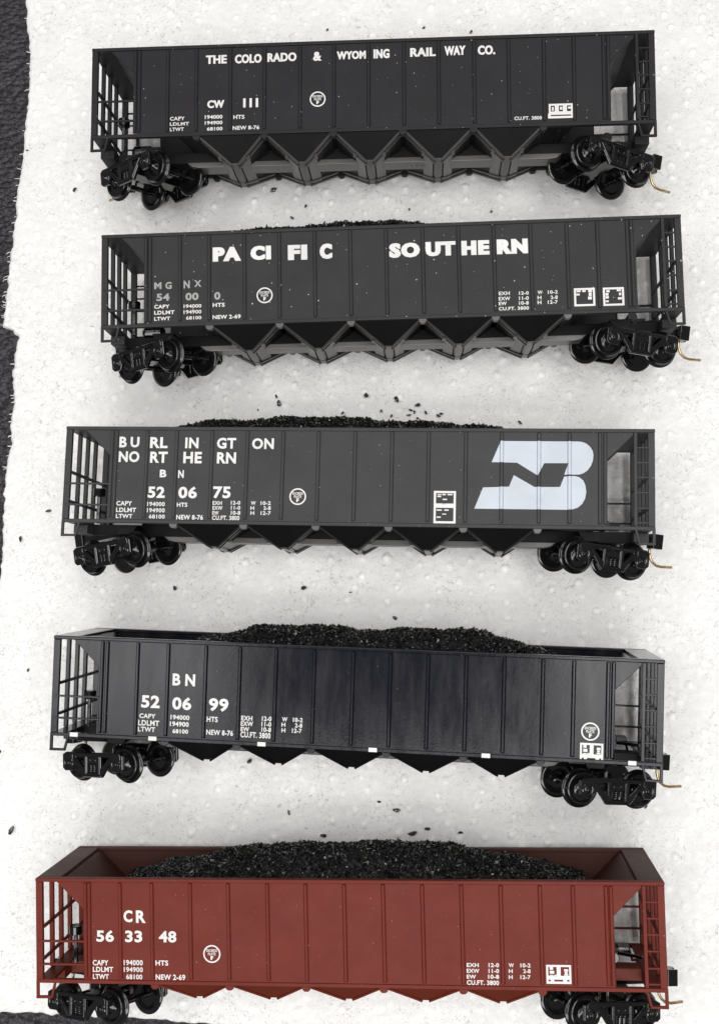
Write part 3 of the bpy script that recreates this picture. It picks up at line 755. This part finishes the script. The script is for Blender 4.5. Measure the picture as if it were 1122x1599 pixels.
def build_car(n, label):
    global RIBS
    RIBS = RIB_X[n]; NOTCH = [q + NOTCH_DX[n] for q in NOTCH0]
    mat = M_BODY[n]
    root = link(bpy.data.objects.new('hopper_car', None)); root.empty_display_size = .5
    tag(root, label, 'model hopper car', 'model hopper cars lying on their sides')
    x, y, a, ax, ay = CAR[n]
    R = Rm(ax, ay, 0); R = Matrix.Rotation(a, 4, 'Z') @ R
    # lowest point of the lying body rests on the paper
    low = min((R @ Vector((sx * 4.99, sy, -ZS))).z for sx in (-1, 1) for sy in (-.835, .835))
    lift = -low + .012                                  # height of the near face centre above the paper
    k = (CAM_H - lift) / (CAM_H - ZP)
    root.matrix_world = Matrix.Translation((x * k, y * k, lift)) @ R @ Matrix.Translation((0, 0, -ZS))
    car = {'n': n, 'root': root}
    inner_mat = M_DARKRED if n == 5 else mat
    for s in (1, -1): side_sheet(s).obj('side_sheet', mat if s > 0 else inner_mat, root, bevel=.008, segs=1)
    # top chord and bottom sill along both sides
    for s in (1, -1):
        z0, z1 = (ZS - .115, ZS) if s > 0 else (0, .115)
        m = MB(); m.box(-4.99, 4.99, .775, .8355, z0, z1); m.obj('top_chord', mat if s > 0 else inner_mat, root, bevel=.014)
        z0, z1 = (ZS - .10, ZS - .012) if s > 0 else (.012, .10)
        m = MB(); m.box(-4.99, 4.99, -.8355, -.775, z0, z1); m.obj('side_sill', mat, root, bevel=.010)
    for e in (-1, 1):
        # end cap and sloping end floor
        m = MB(); x0, x1 = sorted((e * 4.60, e * 4.99)); m.box(x0, x1, .782, .832, .116, ZS - .116); m.obj('end_cap', inner_mat, root, bevel=.01)
        m = MB()
        P = [(e * 4.615, .781), (e * 4.555, .781), (e * 2.97, -.82), (e * 3.03, -.84)]
        m.prism(P if e < 0 else P[::-1], .085, ZS - .085); m.obj('slope_sheet', inner_mat, root, bevel=.006, segs=1)
        for s in (1, -1):
            z0, z1 = (ZS - .09, ZS - .006) if s > 0 else (.006, .09)
            x0, x1 = sorted((e * 4.875, e * 4.985)); m = MB(); m.box(x0, x1, -.7745, .7745, z0, z1); m.obj('corner_post', mat, root, bevel=.01)
            stirrup(s, e, root, mat)
        for zz in (1.40, 1.00, .60):
            m = MB(); m.box(min(e * 4.915, e * 4.985), max(e * 4.915, e * 4.985), -.775, .781, zz - .035, zz + .035)
            m.obj('end_post', mat, root, bevel=.008, segs=1)
        for yy in (.04, -.47):
            m = MB(); m.bar((e * 4.885, yy, .09), (e * 4.885, yy, ZS - .09), .045, .05); m.obj('end_rail', mat, root, bevel=.006, segs=1)
        m = MB(); x0, x1 = sorted((e * 4.72, e * 4.97)); m.box(x0, x1, -.825, -.777, .10, ZS - .10); m.box(x0, x1 - 0, -.98, -.83, .55, 1.45)
        m.obj('end_sill', mat, root, bevel=.01)
        m = MB(); m.prism([(e * 3.80, -.83), (e * 4.2, -.83), (e * 4.13, -1.0), (e * 3.87, -1.0)][::(1 if e > 0 else -1)], .45, ZS - .45); m.obj('body_bolster', M_UNDER[n], root, bevel=.01)
    m = MB(); m.box(-4.95, 4.95, -.985, -.79, .86, 1.14); m.obj('draft_sill', M_UNDER[n], root, bevel=.008, segs=1)
    m = MB()
    m.prism([(-3.42, -.985), (-3.33, -1.06), (-3.2, -1.085), (3.25, -1.085), (3.38, -1.06), (3.47, -.985)], .83, 1.17)
    cs = m.obj('center_sill', M_SILL[n], root, bevel=.012)
    m = MB(); 
    for t, xa, xb in (('1998', .72, 1.08),):
        tm = MB(); put_text(tm, t, xa, -.05, xb, .05, 's', 0)
        m.add([(q[0], -1.087, 1.0 + q[1] * 1.6) for q in tm.v], tm.f)
    m.obj('moulded_date', M_TRUCK, cs)
    # brake gear on the left hand platform
    m = MB(); m.tube([(-4.55, -.62, .8), (-4.50, -.62, .8), (-4.2, -.62, .8), (-4.15, -.62, .8)], [.08, .13, .13, .08], 18)
    m.box(-4.55, -3.9, -.78, -.70, .72, .88);
    m.obj('brake_cylinder', M_TRUCK, root, bevel=.01, segs=1)
    m = MB(); m.tube([(-4.6, -.3, 1.25), (-4.6, -.16, 1.25)], .11, 16); m.bar((-4.6, -.3, 1.25), (-4.6, -.78, 1.25), .06); m.obj('brake_stand', M_TRUCK, root, bevel=.008, segs=1)
    m = MB(); m.tube([(4.3, -.66, .62), (4.3, -.66, 1.05)], .09, 16); m.bar((4.05, -.7, .5), (4.78, -.7, .9), .05); m.box(4.42, 4.6, -.72, -.6, .5, .72)
    m.obj('brake_rigging', M_BODY[n] if n != 5 else M_TRUCK, root, bevel=.008, segs=1)
    for s in (1, -1):
        ladder(s, root, mat)
        for yy in (-.165, -.53): grab_iron(s, yy, root, mat)
    for a_, b_ in zip(NOTCH, NOTCH[1:]):
        tip = (a_ + b_) / 2 + .01
        hb = hopper_bay(a_, b_, tip).obj('hopper_bay', M_UNDER[n], root, bevel=.012)
        if n < 4:
            for s in (-1, 1): chute_door(a_, b_, tip, s).obj('chute_door', M_GUT[n] if n > 1 else M_SILL[n], hb)
        for s in (1, -1): bay_gutters(a_, b_, tip, s, n < 4).obj('chute_gutter', M_GUT[n], hb, bevel=.006, segs=1)
    for q in NOTCH:
        for s in (1, -1):
            m = MB(); z0, z1 = (ZS - .13, ZS - .02) if s > 0 else (.02, .13)
            qq = q
            m.prism([(qq - .075, -.833), (qq - .06, -.885), (qq - .03, -.912), (qq + .03, -.912), (qq + .06, -.885), (qq + .075, -.833)], z0, z1)
            m.obj('sill_bracket', M_BRK if n in (2, 3) else mat, root, bevel=.01)
    for e in (-1, 1): make_truck(car, None, e)
    # writing
    groups = {}
    for (c, part, t, x0, y0, x1, y1, w) in LETTERS:
        if c == n: groups.setdefault(part, []).append((t, x0, y0, x1, y1, w))
    panels = {}
    for part, items in groups.items():
        for it in items:
            panels.setdefault((part, sum(1 for q in RIBS if q < it[1] + .05), it[0] + str(it[2])), []).append(it)
    for (part, _p, _r), items in panels.items():
        mb = MB()
        for t, x0, y0, x1, y1, w in items: put_text(mb, t, x0, y0, x1, y1, w, ZN + .003)
        mb.obj(part, M_FADED if (n == 2 and part == 'reporting_mark') else M_WHITE, root)
    ex, ey, er = EMBLEM[n]
    mb = MB(); N = 40
    v = [(ex + r_ * math.cos(2 * PI * k / N), ey + r_ * math.sin(2 * PI * k / N), ZN + .003) for r_ in (er, er * .84) for k in range(N)]
    mb.add(v, [(k, (k + 1) % N, N + (k + 1) % N, N + k) for k in range(N)])
    put_text(mb, 'EXCEEDS', ex - er * .62, ey + er * .22, ex + er * .62, ey + er * .52, 's', ZN + .003)
    put_text(mb, 'PLATE', ex - er * .44, ey - er * .15, ex + er * .44, ey + er * .15, 's', ZN + .003)
    put_text(mb, 'F', ex - er * .15, ey - er * .66, ex + er * .17, ey - er * .22, 'h', ZN + .003)
    mb.obj('plate_emblem', M_WHITE, root)
    for (c, kind, x0, y0, x1, y1) in BOX:
        if c != n: continue
        mb = MB(); z = ZN + .003; w_ = x1 - x0; h_ = y1 - y0
        if kind in ('left', 'right'):
            frame(mb, x0, y0, x1, y1, .034, z)
            fx = lambda u: x0 + u * w_
            fy = lambda t: y0 + t * h_
            D_ = ([(.12, .78, .32, .88), (.40, .78, .56, .88), (.68, .76, .86, .90), (.10, .60, .27, .70), (.70, .55, .84, .74), (.66, .36, .84, .52)] if kind == 'left' else
                  [(.16, .74, .32, .86), (.12, .56, .26, .70), (.12, .40, .27, .53), (.12, .20, .26, .30), (.66, .78, .86, .88), (.76, .56, .86, .70), (.70, .33, .88, .45)])
            for a1, b1, a2, b2 in D_: rect(mb, fx(a1), fy(b1), fx(a2), fy(b2), z)
        elif kind == 'stack':
            ym = y0 + h_ * .51
            frame(mb, x0, y0, x1, ym + .02, .036, z); frame(mb, x0, ym + .02, x1, y1, .036, z)
            for a1, b1, a2, b2 in ((.16, .87, .34, .90), (.16, .81, .33, .85), (.38, .87, .54, .91), (.62, .87, .84, .91), (.40, .72, .60, .76), (.40, .585, .46, .615), (.49, .585, .55, .615), (.13, .39, .37, .43), (.48, .39, .68, .43), (.39, .27, .57, .30), (.14, .17, .33, .21)):
                rect(mb, x0 + a1 * w_, y0 + b1 * h_, x0 + a2 * w_, y0 + b2 * h_, z)
        elif kind == 'pair':
            yl = y0 + h_ * .32; xm = x0 + w_ * .50
            frame(mb, x0, yl, xm, y1, .030, z); frame(mb, xm, yl, x1, y1, .030, z)
            rect(mb, x0, y0, x1, y0 + .035, z); rect(mb, x0, yl - .028, x1, yl, z)
            rect(mb, x0, y0 + .035, x0 + .03, yl - .028, z); rect(mb, x1 - .03, y0 + .035, x1, yl - .028, z)
            rect(mb, x0 + w_ * .17, y0 + .035, x0 + w_ * .31, yl - .028, z); rect(mb, x0 + w_ * .67, y0 + .035, x0 + w_ * .83, yl - .028, z)
            for a1, b1, a2, b2 in ((.14, .74, .28, .90), (.14, .53, .32, .69), (.14, .40, .28, .47), (.32, .40, .43, .48), (.72, .44, .88, .52), (.74, .54, .86, .64), (.72, .66, .88, .78)):
                rect(mb, x0 + a1 * w_, y0 + b1 * h_, x0 + a2 * w_, y0 + b2 * h_, z)
        else:
            for q in range(3):
                u0 = x0 + w_ * (.03 + q * .315); frame(mb, u0, y0 + h_ * .34, u0 + w_ * .31, y1, .034, z)
                rect(mb, u0 + w_ * .12, y0 + h_ * (.52 + .06 * q), u0 + w_ * (.19 + .02 * q), y0 + h_ * .78, z)
            rect(mb, x0, y0, x0 + w_ * .1, y0 + h_ * .335, z); rect(mb, x1 - w_ * .1, y0, x1, y0 + h_ * .335, z)
            rect(mb, x0 + w_ * .1, y0, x1 - w_ * .1, y0 + h_ * .15, z); rect(mb, x0 + w_ * .1, y0 + h_ * .24, x1 - w_ * .1, y0 + h_ * .335, z)
        mb.obj('stencil_box', M_WHITE, root)
    if n == 3:
        mb = MB()
        cuts = sorted({c for r_ in RIBS for c in (r_ - RW, r_ - RT, r_ + RT, r_ + RW)})
        for poly in LOGO:
            xs_ = [q[0] for q in poly]; lim = [min(xs_) - .001] + [c for c in cuts if min(xs_) < c < max(xs_)] + [max(xs_) + .001]
            for a1, b1 in zip(lim, lim[1:]):
                p_ = clip_x(poly, a1, b1)
                if len(p_) < 3: continue
                vv = [bpy_v for bpy_v in p_]
                tri = tessellate_polygon([[Vector((q[0], q[1], 0)) for q in vv]])
                mb.add([(q[0], q[1], ZN + .004 + rib_z(min(max(q[0], a1 + 1e-5), b1 - 1e-5))) for q in vv], [list(t_) for t_ in tri])
        mb.obj('monogram_emblem', M_BLUEW, root)
    if n == 4:
        for x0, y0, x1, y1 in SQUARES:
            mb = MB(); mb.box(x0, x1, -.832, -.765, ZS - .013, ZS - .007); mb.obj('reflector_square', M_WHITE, root)
    return car

bpy.context.view_layer.update()
LAB = {1: 'black model hopper car, topmost, white railway name along its top, number 111, underside chutes showing',
       2: 'black model hopper car, second from top, with bold spaced white name and two stencil boxes',
       3: 'charcoal model hopper car, middle of five, with a big pale white monogram at its right',
       4: 'satin black model hopper car with small white squares along its sill, above the red one',
       5: 'oxide red model hopper car, lowest of the five, lettered CR 563348'}
CL = {2: 'low black coal heap barely showing above the rim of the second hopper car from top',
      3: 'black coal heap showing above the rim of the middle charcoal hopper car',
      4: 'black coal heap inside the satin black hopper car with white sill squares',
      5: 'black coal heap inside the oxide red hopper car'}
for n in range(1, 6):
    c = build_car(n, LAB[n])
    bpy.context.view_layer.update()
    if n in CL: coal_load(c, CL[n])

# ---------------------------------------------------------------- loose crumbs of coal on the paper
GAPS = ['above the topmost car', 'between the two topmost cars', 'between second and middle cars', 'between charcoal and satin black cars', 'between satin black and red cars', 'left of the cars']
ORD = ['first', 'second', 'third', 'fourth', 'fifth', 'sixth', 'seventh', 'eighth', 'ninth', 'tenth', 'eleventh', 'twelfth', 'thirteenth', 'fourteenth', 'fifteenth', 'sixteenth', 'seventeenth', 'eighteenth', 'nineteenth', 'twentieth', 'twenty-first', 'twenty-second', 'twenty-third']
def zone(x, y):
    if x < -6.75: return 5
    for i, lim in enumerate((10.2, 6.7, 3.2, -.5)):
        if y > lim + .1: return i
    return 4
buckets = {}
for x, y, s in CRUMBS: buckets.setdefault(zone(x, y), []).append((x, y, s))
for z_, lst in sorted(buckets.items()):
    lst.sort(key=(lambda q: q[0]) if z_ < 5 else (lambda q: -q[1]))
    for i, (x, y, s) in enumerate(lst):
        r = np.random.default_rng(int(1000 + x * 97 + y * 31))
        bm = bmesh.new(); bmesh.ops.create_icosphere(bm, subdivisions=2, radius=1)
        el = r.uniform(1.0, 1.75)
        for v in bm.verts:
            q = 1 + .22 * math.sin(3 * v.co.x + x * 7) * math.cos(2.6 * v.co.y + y * 5) + r.normal(0, .07)
            v.co = Vector((v.co.x * el, v.co.y * .8, v.co.z * .7)) * q
        me = bpy.data.meshes.new('coal_crumb'); bm.to_mesh(me); bm.free(); me.materials.append(M_COAL)
        o = link(bpy.data.objects.new('coal_crumb', me))
        sc = .031 * s
        o.scale = (sc, sc, sc); o.rotation_euler = (0, 0, r.uniform(0, 6.28)); o.location = (x, y, sc * .6)
        side = 'from the top' if z_ == 5 else 'from the left'
        tag(o, 'coal crumb, %s %s, on the paper %s' % (ORD[i], side, GAPS[z_]), 'coal crumb', 'loose coal crumbs on the paper towel')
